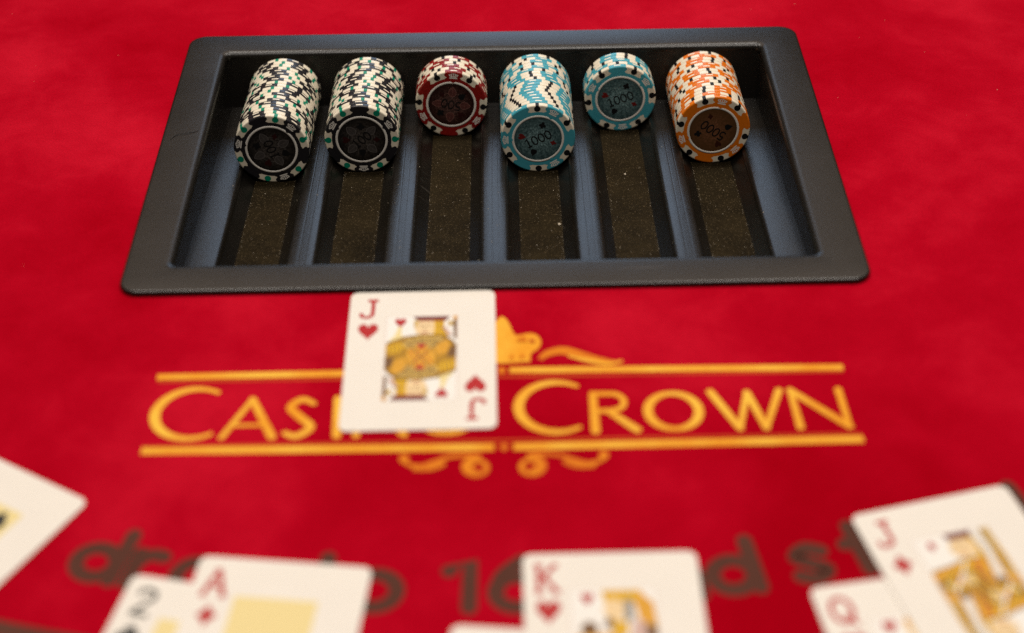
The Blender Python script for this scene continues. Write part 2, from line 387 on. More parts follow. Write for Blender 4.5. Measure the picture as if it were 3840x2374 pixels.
def l_r(x0, x1):
    b = [(x0 + 2, TOP)] + [(x0 + 8.5, TOP)] + arc(x0 + 9.0, TOP - 5.0, 5.4, 80, -80, 14, 5.0) + [(x0 + 8.5, TOP - 10.2), (x0 + 2, TOP - 10.2)]
    return [straight((x0 + 2, BAS), (x0 + 2, TOP), 3.9, 3.5), (b, 2.8), straight((x0 + 8, TOP - 10.6), (x1 - 2, BAS + .2), 3.2, 3.8)]
def l_w(x0, x1):
    w = x1 - x0
    return [straight((x0 + 1.5, TOP), (x0 + w * .36, BAS), 3.6, 3.2), straight((x0 + w * .36, BAS), (x0 + w * .53, TOP - 1), 2.5, 2.7), straight((x0 + w * .53, TOP - 1), (x0 + w * .70, BAS), 3.4, 3.2), straight((x0 + w * .70, BAS), (x1 - 1.2, TOP), 2.5, 3.3)]
letter(l_a(-111, -87)); letter(l_s(-85.3, -72.4)); letter([straight((-63.4, BAS), (-64.4, TOP), 3.9, 3.6)])
letter(l_n(-57.5, -36.0)); letter(l_o(-33.5, -6.5)); letter(l_r(37, 57.5)); letter(l_o(58.4, 83.2)); letter(l_w(85.2, 115.8)); letter(l_n(118.3, 140.3))

# crown ornament above the words (its left half lies under the jack), with leaves and scrolls
AX = 2.6
def mir(p): return [(2 * AX - x, y) for x, y in p]
fl = Flat(PZ)
half = spline([(AX, -131.5), (5.0, -134.6), (7.4, -142.5), (9.0, -144.4), (14.5, -143.2), (17.6, -144.9), (19.0, -149.0), (17.6, -153.4), (14.6, -156.6), (14.2, -161.6)], 6)
fl.poly(half + [(AX, -162.4)] + list(reversed(mir(half)))[:-1], 'gold'); fl.build('crown_emblem', table)
for s in (1, -1):
    f = (lambda p: p) if s == 1 else mir
    fl = Flat(PZ + .3); fl.poly(f(circle(15.2, -148.6, 1.3, 12, 1.0)), 'gold_shade'); fl.poly(f(spline([(8.6, -147.6), (10.5, -145.6), (13, -146.8), (12.4, -148.8), (9, -148.6)], 4)), 'gold_soft')
    for xx in (6.4, 10.8): fl.poly(f(circle(xx, -158.5, .9, 10, 1.3)), 'gold_soft')
    fl.build('crown_shading', table)
    fl = Flat(PZ + .05)
    p = f(spline([(18.2, -160.2), (21.5, -156.6), (27.5, -154.9), (33.5, -157.0), (41, -160.6), (48.5, -163.0)]))
    fl.ribbon(p, [2.2 + 2.6 * math.sin(math.pi * k / (len(p) - 1)) for k in range(len(p))], 'gold_soft')
    p = f(spline([(30, -158.2), (38, -161.5), (46, -163.6), (52.6, -162.2)])); fl.ribbon(p, [1.2 + 1.2 * math.sin(math.pi * k / (len(p) - 1)) for k in range(len(p))], 'gold', )
    fl.build('leaf_ornament', table)
    fl = Flat(PZ + .05)
    sp = []
    for k in range(44):
        t = k / 43; a = R(100) - t * R(560); r = 5.4 * (1 - .62 * t); sp.append((13.0 + r * math.cos(a), -222.8 + r * math.sin(a)))
    fl.ribbon(f(sp), [2.7 - 1.1 * k / 43 for k in range(44)], 'gold_soft')
    p = f(spline([(11.5, -217.2), (17, -216.3), (24, -217.0), (29, -219.4), (35, -221.8), (40.5, -220.0), (42.0, -216.4)])); fl.ribbon(p, [2.2 - .6 * k / (len(p) - 1) for k in range(len(p))], 'gold_soft')
    p = f(spline([(27, -220.8), (31, -222.6), (36.5, -222.6)])); fl.ribbon(p, 3.3, 'gold_soft', cap=True)
    fl.poly(f(circle(41.4, -217.6, 1.9, 14, 2.4)), 'gold_soft')
    fl.build('scroll_ornament', table)

# dark words running along an arc round the dealer's side:  draw to 16 and stand
ACX, ACY, ARB = 0.0, 335.0, 629.4
SW = 5.9
def g2(ch):          # centre lines of a bold round sans letter: x to the right from its middle, y up from the base line
    x = 8.0; xh = 9.2
    bowl = arc(-1.2, xh, 7.4, 0, 360, 26, 6.9)[:-1]
    if ch == 'd': return [(bowl, 1), ([(7.0, 2.0), (7.0, 24.5)], 0)]
    if ch == 'a': return [(bowl, 1), ([(7.0, 2.0), (7.0, 16.6)], 0)]
    if ch == 'o': return [(arc(0, xh, 8.2, 0, 360, 28, 7.6)[:-1], 1)]
    if ch == 'r': return [([(-4, 2.0), (-4, 16.6)], 0), (arc(2.6, 9.6, 6.6, 168, 68, 10, 7.2), 0)]
    if ch == 'n': return [([(-6.5, 2.0), (-6.5, 16.6)], 0), (arc(0, 10.2, 6.5, 180, 0, 16, 6.6) + [(6.5, 2.0)], 0)]
    if ch == 'w': return [([(-11, 16.4), (-5.6, 2.2), (0, 15.4), (5.6, 2.2), (11, 16.4)], 0)]
    if ch == 't': return [([(-1, 2.0), (-1, 23.5)], 0), ([(-5.5, 15.4), (4.5, 15.4)], 0)]
    if ch == 's': return [(spline([(5.2, 14.4), (0, 16.6), (-4.6, 13.4), (0, 9.4), (4.8, 5.6), (0, 2.2), (-5.6, 4.4)], 7), 0)]
    if ch == '1': return [([(-6.5, 19.0), (1.0, 23.4), (1.0, 2.0)], 0)]
    if ch == '6': return [(arc(0, 8.9, 7.6, 0, 360, 26, 7.0)[:-1], 1), (spline([(-7.2, 9.5), (-4.6, 17.0), (2.6, 23.6)]), 0)]
for ch, x in [('d', -147), ('r', -130.0), ('a', -109.0), ('w', -86), ('t', -63.0), ('o', -45), ('1', -11.5), ('6', 6.5), ('a', 41), ('n', 65.5), ('d', 86.5), ('s', 114.5), ('t', 135.0), ('a', 151), ('n', 172), ('d', 194)]:
    fl = Flat(0.05)
    for pts, cl in g2(ch): fl.ribbon(pts, SW, 'dark_print', closed=bool(cl), cap=not cl)
    t = math.asin(x / ARB)
    fl.build('dark_printed_letter', table, (ACX + ARB * math.sin(t), ACY - ARB * math.cos(t), 0), t)
fl = Flat(0.05); fl.ribbon([(ACX + 656.2 * math.sin(R(a)), ACY - 656.2 * math.cos(R(a))) for a in range(-34, 35)], 7.0, 'dark_print'); fl.build('dark_printed_arc', table)

# ------------------------------------------------------------------ chip tray let into the table
TILT = R(5.2); YB, ZB = 85.5, -16.2; X0, PITCH = -113.5, 45.3; RC = 19.1
AXI = Vector((0, -math.cos(TILT), math.sin(TILT))); NRM = Vector((0, math.sin(TILT), math.cos(TILT)))
tray = bpy.data.objects.new('chip_tray', None); COL.objects.link(tray); tray.empty_display_size = 0.05
tray.location = (0, 0, 0)
tag(tray, 'black plastic six channel chip tray sunk into the red felt', 'chip tray')
def rrect(hx, hy, r, z, n=7):
    o = []
    for cx, cy, a in ((hx - r, hy - r, 0), (-hx + r, hy - r, 90), (-hx + r, -hy + r, 180), (hx - r, -hy + r, 270)):
        for k in range(n + 1): t = R(a + 90 * k / n); o.append((cx + r * math.cos(t), cy + r * math.sin(t), z))
    return o
def loops(ls, m, name):
    n = len(ls[0]); v = [p for l in ls for p in l]; f = []
    for a in range(len(ls) - 1):
        for k in range(n): j = (k + 1) % n; f.append([a * n + k, a * n + j, (a + 1) * n + j, (a + 1) * n + k])
    return mesh(name, v, f, m, smooth=True)
HX, HY, IX, IY = 166.5, 113.6, 144.5, 93.5
rim = loops([rrect(HX - .2, HY - .2, 9, -0.6), rrect(HX, HY, 9, 0.1), rrect(HX, HY, 9, 1.5), rrect(HX - .22, HY - .22, 8.8, 2.05), rrect(HX - .6, HY - .6, 8.5, 2.4), rrect(HX - 1.1, HY - 1.1, 8.2, 2.56), rrect(HX - 1.7, HY - 1.7, 7.8, 2.62),
             rrect(IX + 3.6, IY + 3.6, 5.0, 2.62), rrect(IX + 2.7, IY + 2.7, 4.4, 2.55), rrect(IX + 1.7, IY + 1.7, 3.6, 2.2), rrect(IX + .8, IY + .8, 3.0, 1.45), rrect(IX + .2, IY + .2, 2.6, .6), rrect(IX, IY, 2.5, -0.2), rrect(IX, IY, 2.5, -1.0)], 'tray', 'rim')
link('rim', rim, tray)
# walls: straight sides, a back wall that leans, a front wall
def quadgrid(a, b, c, d, nx=8, ny=4):
    v = []; f = []
    for j in range(ny + 1):
        for i in range(nx + 1):
            s, t = i / nx, j / ny
            p = [(1 - t) * ((1 - s) * a[k] + s * b[k]) + t * ((1 - s) * d[k] + s * c[k]) for k in range(3)]; v.append(p)
    for j in range(ny):
        for i in range(nx): q = j * (nx + 1) + i; f.append([q, q + 1, q + nx + 2, q + nx + 1])
    return v, f
BX = IX + .3
for nm, q in (('back_wall', ((-BX, IY + .15, -.6), (BX, IY + .15, -.6), (BX, 82.3, -39), (-BX, 82.3, -39))),
              ('front_wall', ((-BX, -IY - .15, -.6), (BX, -IY - .15, -.6), (BX, -IY + 3, -39), (-BX, -IY + 3, -39))),
              ('side_wall', ((-IX - .15, IY, -.6), (-IX - .15, -IY, -.6), (-IX + .7, -IY, -39), (-IX + .7, IY, -39))),
              ('side_wall', ((IX + .15, IY, -.6), (IX + .15, -IY, -.6), (IX - .7, -IY, -39), (IX - .7, IY, -39)))):
    link(nm, mesh(nm, *quadgrid(*q), 'tray'), tray)
# long sloping sections: n = height above the channel floor, y runs to both walls
RH = 8.6; CHW = 15.7; FLW = 10.3
def section(prof, name, m, smooth=True):
    v = []; f = []; n = len(prof)
    O = Vector((0, YB, ZB)) - NRM * RC
    for s in (-3.0, 20, 60, 100, 140, 184):
        for x, h in prof:
            p = O + AXI * s + NRM * h; v.append((x, p.y, p.z))
    for j in range(5):
        for i in range(n - 1): q = j * n + i; f.append([q, q + 1, q + n + 1, q + n])
    return mesh(name, v, f, m, smooth=smooth)
cxs = [X0 + PITCH * i for i in range(6)]
def ridge_prof(xl, xr, el=True, er=True):
    p = []
    if el: p += [(xl - .25, RH - 2.4), (xl + .1, RH - 1.1), (xl + .8, RH - .35), (xl + 1.8, RH - .04)]
    else: p += [(xl, RH)]
    if el and er:
        xm = (xl + xr) / 2; p += [q for dx, dd in ((-1.2, .05), (1.9, .035)) for q in ((xm + dx - .5, RH), (xm + dx - .16, RH), (xm + dx, RH - dd), (xm + dx + .16, RH), (xm + dx + .5, RH))]
    if er: p += [(xr - 1.8, RH - .04), (xr - .8, RH - .35), (xr - .1, RH - 1.1), (xr + .25, RH - 2.4)]
    else: p += [(xr, RH)]
    return p
edges = [(-IX - .1, cxs[0] - CHW, False, True)] + [(cxs[i] + CHW, cxs[i + 1] - CHW, True, True) for i in range(5)] + [(cxs[5] + CHW, IX + .1, True, False)]
for e in edges: link('ridge', section(ridge_prof(*e), 'ridge', 'tray'), tray)
for c in cxs:
    for s in (-1, 1):
        link('channel_side', section([(c + s * (CHW + .25 - .5 * k / 6 - (CHW - FLW - .1) * (k / 6) ** 1.15), (RH - 2.4) * (1 - k / 6) - .25 * k / 6) for k in range(7)], 'channel_side', 'tray'), tray)
    link('channel_floor', section([(c - FLW - .4, -.05)] + [(c + FLW * k / 5, 0.0) for k in range(-5, 6)] + [(c + FLW + .4, -.05)], 'channel_floor', 'liner', False), tray)
# scuffs on the rim
def strand(pts, r, m, name):
    p = spline(pts, 6); v = []; f = []
    for k, (x, y, z) in enumerate(p):
        for j in range(5): a = 2 * math.pi * j / 5; v.append((x + r * math.cos(a), y, z + r * math.sin(a)) if abs(p[min(k + 1, len(p) - 1)][1] - y) > .1 else (x, y + r * math.cos(a), z + r * math.sin(a)))
    for k in range(len(p) - 1):
        for j in range(5): f.append([k * 5 + j, k * 5 + (j + 1) % 5, k * 5 + 5 + (j + 1) % 5, k * 5 + 5 + j])
    return link(name, mesh(name, v, f, m, smooth=True))
h = strand([(-161.5, 9.0, 2.7), (-159.5, 12.5, 2.9), (-155.5, 14.0, 3.1), (-151.0, 15.2, 2.8), (-148.8, 17.0, 2.7)], .16, 'hair', 'hair')
tag(h, 'thin dark hair curled on the left rim of the tray', 'hair')

# ------------------------------------------------------------------ poker chips
TH = 3.38
PROF = [(RC - .85, 0.0), (RC - .42, -.07), (RC - .12, -.30), (RC, -.66), (RC, -1.15), (RC, -2.25), (RC, TH * -1 + .66), (RC - .12, -TH + .30), (RC - .42, -TH + .07), (RC - .85, -TH)]
def chip_body():
    N = 72; v = [(0, 0, 0)]; f = []
    for r, z in PROF:
        for k in range(N): a = 2 * math.pi * k / N; v.append((r * math.cos(a), r * math.sin(a), z))
    v.append((0, 0, -TH)); n = len(PROF)
    for k in range(N): f.append([0, 1 + k, 1 + (k + 1) % N])
    for i in range(n - 1):
        for k in range(N): j = (k + 1) % N; f.append([1 + i * N + k, 1 + (i + 1) * N + k, 1 + (i + 1) * N + j, 1 + i * N + j])
    for k in range(N): f.append([len(v) - 1, 1 + (n - 1) * N + (k + 1) % N, 1 + (n - 1) * N + k])
    me = mesh('poker_chip', v, f, 'cream', smooth=True)
    for p in me.polygons:
        if len(p.vertices) == 3: p.use_smooth = False
    return me
def edge_piece(name, angs, m, dash=None, off=.035):
    v = []; f = []; idx = []; n = len(PROF); mats = [m] + (['cream'] if dash else [])
    for a in angs:
        for i, (r, z) in enumerate(PROF):
            zz = z + (off if i == 0 else -off if i == n - 1 else 0)
            v.append(((r + off) * math.cos(R(a)), (r + off) * math.sin(R(a)), zz))
    for k in range(len(angs) - 1):
        for i in range(n - 1):
            f.append([k * n + i, k * n + i + 1, (k + 1) * n + i + 1, (k + 1) * n + i])
            mid = (angs[k] + angs[k + 1]) / 2
            idx.append(1 if dash and abs(mid) < dash and i == 4 else 0)
    return mesh(name, v, f, mats, idx, smooth=True)
BODY = chip_body()
SPOT = {}; STRIPE = {}
for c in ('black', 'maroon', 'teal', 'orange'): SPOT[c] = edge_piece('edge_spot', [-14, -11, -8, -5.2, -2, 0, 2, 5.2, 8, 11, 14], c, 5.2)
for c in ('green', 'ink'): STRIPE[c] = edge_piece('edge_stripe', [-2.7, 0, 2.7], c)
def flatmesh(build, name):
    fl = Flat(0.0, .006); build(fl); return mesh(name, fl.v, fl.f, fl.mats, fl.i)
def face_spot_mesh(c):
    def b(fl):
        # bulb that spreads at the rim and necks in to the ring
        R0 = RC - .75
        pts = []
        for k in range(9): a = R(-13 + 26 * k / 8); pts.append((R0 * math.cos(a), R0 * math.sin(a)))
        side = [(.93, .250), (.895, .262), (.86, .245), (.835, .205), (.815, .185), (.79, .215), (.775, .235)]
        pts += [(x * RC, y * RC) for x, y in side]
        pts += [(.72 * RC, .2 * RC), (.72 * RC, -.2 * RC)]
        pts += [(x * RC, -y * RC) for x, y in reversed(side)]
        fl.poly(pts, c)
    return flatmesh(b, 'face_spot')
def crown_mesh():
    def b(fl):
        # five looped little crown, top pointing outwards (+x)
        cx, w = .895 * RC, .115 * RC
        def P(u, t): return (cx + t * RC, u * w)
        fl.ribbon([P(-.95, -.085), P(.95, -.085)], .62, 'white')
        for u0, h in ((-1.0, .02), (-.48, .045), (.48, .045), (1.0, .02)):
            fl.ribbon(spline([P(u0 * .62, -.045), P(u0 * .98, -.005), P(u0 * 1.02, h * .7), P(u0 * .62, h)], 4), .46, 'white')
        fl.ribbon([P(0, -.045), P(0, .06)], .46, 'white'); fl.ribbon([P(-.2, .048), P(.2, .048)], .4, 'white')
        fl.ribbon([P(-.68, -.045), P(.68, -.045)], .40, 'white')
    return flatmesh(b, 'crown_mark')
def dot_mesh(c): return flatmesh(lambda fl: fl.poly(circle(.892 * RC, 0, .082 * RC, 20, .088 * RC), c), 'face_dot')
def annulus(r0, r1, c, name, z=0, raised=0.0):
    N = 96; v = []; f = []
    rows = [(r0, z), (r1, z)] if not raised else [(r0, z), (r0 + .12, z + raised), (r1 - .12, z + raised), (r1, z)]
    for r, zz in rows:
        for k in range(N): a = 2 * math.pi * k / N; v.append((r * math.cos(a), r * math.sin(a), zz))
    for i in range(len(rows) - 1):
        for k in range(N): j = (k + 1) % N; f.append([i * N + k, i * N + j, (i + 1) * N + j, (i + 1) * N + k])
    return mesh(name, v, f, c, smooth=bool(raised))
FACE = {c: face_spot_mesh(c) for c in ('black', 'maroon', 'teal', 'orange')}
CROWN = crown_mesh(); DOT = {c: dot_mesh(c) for c in ('green', 'ink')}
BAND = {c: annulus(.66 * RC, .80 * RC, c, 'face_ring') for c in FACE}
RING = annulus(.640 * RC, .702 * RC, 'white', 'white_ring', 0, .16)
NOTCH = {c: flatmesh(lambda fl, c=c: fl.poly(circle(.712 * RC, 0, .045 * RC, 4, .07 * RC), c), 'ring_notch') for c in FACE}

def leaf(fl, ang, r0, r1, w, m, vein):
    n = 10; up = []; dn = []
    for k in range(n + 1):
        t = k / n; r = r0 + (r1 - r0) * t; h = w * math.sin(math.pi * t ** .75) ** .8 if 0 < t < 1 else 0
        up.append((r, h)); dn.append((r, -h))
    tr = lambda p: [(x * math.cos(ang) - y * math.sin(ang), x * math.sin(ang) + y * math.cos(ang)) for x, y in p]
    out = tr(up + list(reversed(dn))[1:-1]); fl.poly(out, m); fl.ribbon(out, .24, vein, closed=True); fl.ribbon(tr([(r0, 0), (r1 * .9, 0)]), .10, vein)
def inlay(kind, parent, number, rot):
    ir = .645 * RC
    disc = link('inlay', mesh('inlay', [(x, y, .05) for x, y in circle(0, 0, ir, 64)], [list(range(64))], 'inlay_' + kind), parent, rz=rot)
    fl = Flat(.07, .005)
    if kind in ('black', 'maroon'):
        fl.ribbon(circle(0, 0, ir * .56, 40), .12, 'vein_' + kind, closed=True)
        for k in range(4): leaf(fl, R(8 + 90 * k), ir * .36, ir * .84, ir * .17, 'leaf_' + kind, 'vein_' + kind)
        for k, s in enumerate(('club', 'heart', 'spade', 'diamond')):
            a = R(53 + 90 * k); suit(fl, s, .62 * ir * math.cos(a), .62 * ir * math.sin(a), .30 * ir, 'suit_dim' if s in ('heart', 'diamond') else 'ink', a - R(90))
        fl.build('leaf_print', disc)
    else:
        red = 'suit_red' if kind == 'teal' else 'suit_brown'
        for s, a in (('club', 48), ('heart', 145), ('spade', 228), ('diamond', 318)):
            suit(fl, s, .66 * ir * math.cos(R(a)), .66 * ir * math.sin(R(a)), .28 * ir, 'ink' if s in ('club', 'spade') else red, R(a - 90))
        fl.build('suit_print', disc)
    fl = Flat(.16, .004); write(fl, number, 0, 0, .27 * RC, .66, 'ink'); fl.build('number', disc)
    return disc

ORD = ['', 'second', 'third', 'fourth', 'fifth', 'sixth', 'seventh', 'eighth', 'ninth', 'tenth', 'eleventh', 'twelfth', 'thirteenth', 'fourteenth', 'fifteenth', 'sixteenth', 'seventeenth', 'eighteenth', 'nineteenth', 'twentieth']
ROTX = Matrix.Rotation(math.pi / 2 - TILT, 4, 'X')
rng = random.Random(11)
# length, count, colour, stripe colour, number, crown angle, number angle, stack words, chip words
STACKS = [(68.1, 20, 'black', 'green', '100', 48, 110, 'the leftmost stack', 'black and cream chip'),
          (59.1, 17, 'black', 'green', '100', 30, 37, 'the second stack from left', 'black and cream chip'),
          (20.8, 6, 'maroon', 'ink', '500', 84, 165, 'the short dark red stack', 'dark red and cream chip'),
          (61.7, 18, 'teal', 'ink', '1000', 61, 25, 'the tall teal stack', 'teal and cream chip'),
          (17.7, 5, 'teal', 'ink', '1000', 36, 19.5, 'the short teal stack', 'teal and cream chip'),
          (55.7, 16, 'orange', 'ink', '5000', 77, 145, 'the orange stack', 'orange and cream chip')]
for si, (ln, cnt, colr, strp, num, ca, na, swords, cwords) in enumerate(STACKS):
    spin = ca
    for k in range(cnt):                              # k = 0 is the front chip, the one whose face shows
        s = ln * (cnt - k) / cnt
        jx, jn = (rng.uniform(-.16, .16), rng.uniform(-.02, .10)) if k else (0, 0)
        p = Vector((X0 + PITCH * si + jx, YB, ZB)) + AXI * s + NRM * jn
        if k:
            if si == 3 and k < 9: spin = spin + (27 if k == 1 else 4.2 if k < 6 else -3.0)
            else: spin = rng.uniform(0, 120)
        chip = bpy.data.objects.new('poker_chip', BODY); COL.objects.link(chip)
        chip.matrix_world = Matrix.Translation(p * K) @ ROTX @ Matrix.Rotation(R(spin), 4, 'Z')
        if k == 0: lab = f'{cwords} showing its {num} face, front of {swords}'
        elif k == cnt - 1: lab = f'{cwords}, rearmost in {swords}'
        else: lab = f'{cwords}, {ORD[k]} from the front in {swords}'
        tag(chip, lab, 'poker chip', 'chips in ' + swords)
        for j in range(6):
            link('edge_spot', SPOT[colr], chip, rz=R(60 * j)); link('edge_stripe', STRIPE[strp], chip, rz=R(60 * j + 30))
        if k == 0:
            link('face_ring', BAND[colr], chip, (0, 0, .030))
            for j in range(6):
                fs = link('face_spot', FACE[colr], chip, (0, 0, .046), R(60 * j))
                link('face_dot', DOT[strp], chip, (0, 0, .055), R(60 * j + 30))
                if j % 2 == 0:
                    link('crown_mark', CROWN, fs, (0, 0, .03)); link('ring_notch', NOTCH[colr], fs, (0, 0, .17))
            link('white_ring', RING, chip, (0, 0, .035))
            inlay(colr, chip, num, R(na - spin))

# ------------------------------------------------------------------ playing cards (x from the left edge, y from the top edge, in mm)
CW, CH, CT = 63.0, 88.0, 0.30
CARD = loops([rrect(CW / 2 - .08, CH / 2 - .08, 3.4, 0), rrect(CW / 2, CH / 2, 3.5, .08), rrect(CW / 2, CH / 2, 3.5, CT - .08), rrect(CW / 2 - .08, CH / 2 - .08, 3.4, CT)], 'card', 'playing_card')
def card_mesh():
    top = rrect(CW / 2 - .08, CH / 2 - .08, 3.4, CT); n = len(top)
    ls = [rrect(CW / 2 - .08, CH / 2 - .08, 3.4, 0), rrect(CW / 2, CH / 2, 3.5, .08), rrect(CW / 2, CH / 2, 3.5, CT - .08), top]
    v = [p for l in ls for p in l]; f = []
    for a in range(3):
        for k in range(n): j = (k + 1) % n; f.append([a * n + k, a * n + j, (a + 1) * n + j, (a + 1) * n + k])
    f.append(list(range(3 * n, 4 * n))); f.append(list(reversed(range(n))))
    return mesh('playing_card', v, f, 'card')
CARD = card_mesh()
def loc(x, y): return (x - CW / 2, CH / 2 - y)
class Face(Flat):
    """card print: every shape also appears turned by half a turn"""
    def sym(s, pts, m): s.poly([loc(*p) for p in pts], m); s.poly([(-loc(*p)[0], -loc(*p)[1]) for p in pts], m)
    def symr(s, pts, w, m): s.ribbon([loc(*p) for p in pts], w, m); s.ribbon([(-loc(*p)[0], -loc(*p)[1]) for p in pts], w, m)
def index_marks(parent, rank, st, colour, z):
    for t in (0.0, math.pi):
        fl = Flat(z, .004); write(fl, rank, -CW / 2 + 8.6, CH / 2 - 11.7, 12.2, 1.75, colour); fl.build('index_letter', parent, rz=t)
        fl = Flat(z, .004); suit(fl, st, -CW / 2 + 8.6, CH / 2 - 27.0, 9.0, colour); fl.build('index_suit', parent, rz=t)
FX0, FX1, FY0, FY1 = 16.2, 46.8, 17.2, 70.8
def ell(x, y, rx, ry, rot=0): return circle(x, y, rx, 22, ry, R(rot))
def court(parent, rank, st, z):
    fl = Face(z, .006)
    fl.poly([loc(FX0, FY0), loc(FX1, FY0), loc(FX1, FY1), loc(FX0, FY1)], 'card_white')
    fl.ribbon([loc(FX0, FY0), loc(FX1, FY0), loc(FX1, FY1), loc(FX0, FY1)], .25, 'c_line', closed=True)
    fl.build('picture_frame', parent)
    fl = Face(z + .03, .004)
    if rank == 'J' and st == 'heart':
        fl.sym([(36.2, 19.2), (41.4, 19.2), (41.0, 23), (41.8, 26.5), (43.4, 30.8), (36.2, 30.8), (37.0, 25)], 'c_yellow')   # hair
        fl.symr([(38.4, 20), (38.9, 25), (38.4, 30.2)], .3, 'c_brown'); fl.symr([(40.2, 20), (40.3, 25), (41.2, 30.2)], .3, 'c_brown')
        fl.sym([(28.6, 20), (36.8, 20), (37.0, 27), (35.4, 30.6), (31.0, 30.8), (28.8, 27.5)], 'c_skin')                      # face
        fl.sym([(28.2, 20), (30.0, 20), (29.4, 24), (28.2, 25)], 'c_khaki')
        fl.sym([(27.6, 17.5), (43.6, 17.5), (41.6, 20.4), (30.0, 20.4)], 'c_maroon'); fl.symr([(30, 20.4), (41.6, 20.4)], .35, 'c_red')
        fl.symr([(30.4, 23.4), (32.2, 23.2)], .45, 'c_brown'); fl.symr([(33.8, 23.2), (35.4, 23.4)], .45, 'c_brown'); fl.symr([(33, 23.6), (32.4, 26.4), (33.4, 26.6)], .3, 'c_brown'); fl.symr([(31.6, 28.4), (34.2, 28.3)], .5, 'c_red')
        fl.sym([(45.0, 18.0), (46.5, 18.0), (46.4, 32.5), (45.2, 32.5)], 'c_brown'); fl.sym([(42.2, 20.6), (45, 21.2), (45, 23.6), (42.4, 24.2), (43.4, 22.4)], 'c_khaki'); fl.sym([(44.9, 17.4), (46.6, 17.4), (46.3, 20), (45.2, 20)], 'c_gold')
        fl.sym([(21.6, 24.4), (23.2, 24.6), (22.6, 29), (24.8, 31.4), (19.4, 34.6), (17.6, 33.8), (20.2, 30)], 'c_pale')
        fl.sym([(16.7, 35.4), (19.5, 33.8), (25, 31.0), (31.5, 29.8), (41, 30.4), (44.4, 33.6), (46.4, 37), (46.4, 44.1), (16.7, 44.1)], 'c_olive')   # coat
        fl.sym([(25.5, 31.6), (31.5, 30.4), (40, 31.2), (42.2, 34.4), (38.4, 38.4), (26, 38.8), (23.2, 35.4)], 'c_khaki')
        fl.sym([(16.8, 36.4), (22.8, 34.4), (24.6, 37.2), (22.6, 40.8), (18.0, 41.6), (16.8, 40.4)], 'c_yellow')
        fl.sym([(38.6, 35.2), (42.6, 33.6), (43.8, 36.6), (42.2, 41.8), (38.4, 43.6), (37.4, 39.4)], 'c_gold')
        fl.sym([(44.0, 37.4), (46.3, 37.0), (46.3, 44.0), (42.4, 44.0)], 'c_brown')
        fl.sym([(26.4, 38.8), (31.6, 36.4), (36.6, 38.6), (37.8, 44.05), (25.2, 44.05)], 'c_gold')
        fl.symr([(23.6, 32.6), (27.6, 37.4), (31.4, 43.9)], .6, 'c_brown'); fl.symr([(41.6, 32.0), (36.6, 37.4), (31.9, 43.9)], .6, 'c_brown')
        fl.symr([(31.5, 30.6), (31.5, 36.2)], .4, 'c_brown')
        for yy in (32.2, 33.8, 35.4): fl.symr([(26.2, yy), (31.5, yy + 1.0), (38.4, yy)], .32, 'c_brown')
        for k in range(4): fl.symr([(17.6 + k * 1.7, 35.8 - k * .4), (18.2 + k * 1.7, 41.0 - k * .3)], .32, 'c_brown')
        for k in range(3): fl.symr([(26.8 + k * 3.4, 39.6), (28.4 + k * 2.4, 43.8)], .32, 'c_red')
        fl.symr([(16.8, 35.2), (19.5, 33.8), (25, 31.0), (31.5, 29.8), (41, 30.4), (44.4, 33.6), (46.4, 37)], .4, 'c_brown')
        fl.sym([(29.4, 36.0), (34.0, 36.0), (31.7, 39.6)], 'c_red')
        fl.sym([(40.2, 24.6), (42.2, 25.6), (44.6, 30.2), (43.0, 31.0)], 'c_line')
    elif rank == 'J':
        fl.sym([(33.5, 19.5), (38.5, 20.5), (41.2, 27), (42.0, 34), (36.5, 33.5), (37.0, 26)], 'c_yellow')
        fl.sym(ell(33.2, 25.0, 5.0, 5.2), 'c_skin'); fl.sym([(28.4, 17.6), (39.4, 17.6), (38.8, 20.6), (29.6, 20.6)], 'c_maroon')
        fl.sym([(17, 33), (25, 32), (30, 30.5), (46.4, 30.5), (46.4, 44), (16.6, 44), (16.6, 37)], 'c_gold')
        fl.sym([(18, 37), (26, 34), (34, 38), (33, 44), (20, 44)], 'c_yellow'); fl.sym([(27, 31), (37, 31), (38.5, 35.5), (29, 36)], 'c_yellow')
        fl.sym([(16.8, 38), (19.5, 36.5), (22.5, 44), (18, 44)], 'c_olive'); fl.sym(ell(30, 42, 4, 2.4), 'c_olive'); fl.sym(ell(27, 38.5, 3.4, 2.2, -20), 'c_skin')
        fl.sym(ell(34.8, 33.8, 2.2, 1.7), 'c_orange'); fl.sym([(42.6, 18), (46.2, 18), (46.2, 42), (43.4, 40)], 'c_khaki'); fl.sym([(43.2, 28), (46.2, 26), (46.2, 38), (44, 37)], 'c_yellow')
        fl.sym([(38.4, 18.6), (41.6, 18.2), (42.4, 30), (41.6, 44), (37.6, 44), (39.6, 30)], 'card')
        fl.sym(ell(39.6, 42.5, 2.0, 1.8), 'c_brown')
        for k in range(5): fl.symr([(18.5 + k * 3.4, 36.5), (21 + k * 3.0, 43.6)], .4, 'c_brown' if k % 2 else 'c_maroon')
        fl.symr([(29.8, 23.6), (31.6, 23.4)], .45, 'c_brown'); fl.symr([(33.2, 23.4), (34.8, 23.6)], .45, 'c_brown'); fl.symr([(30.8, 28.2), (33.2, 28.2)], .45, 'c_red')
        for k in range(4): fl.sym(ell(20.5 + k * 4.4, 40.6 - (k % 2) * 2.2, 1.1, 1.4), ('c_pale', 'c_orange')[k % 2])
        fl.symr([(31, 31), (27, 37), (21, 43.8)], .8, 'card_white'); fl.symr([(33, 36), (36.4, 43.8)], .7, 'c_maroon'); fl.symr([(17, 40), (24, 36.4), (33, 36)], .55, 'c_black'); fl.symr([(44.6, 27), (44.9, 37)], .6, 'c_brown')
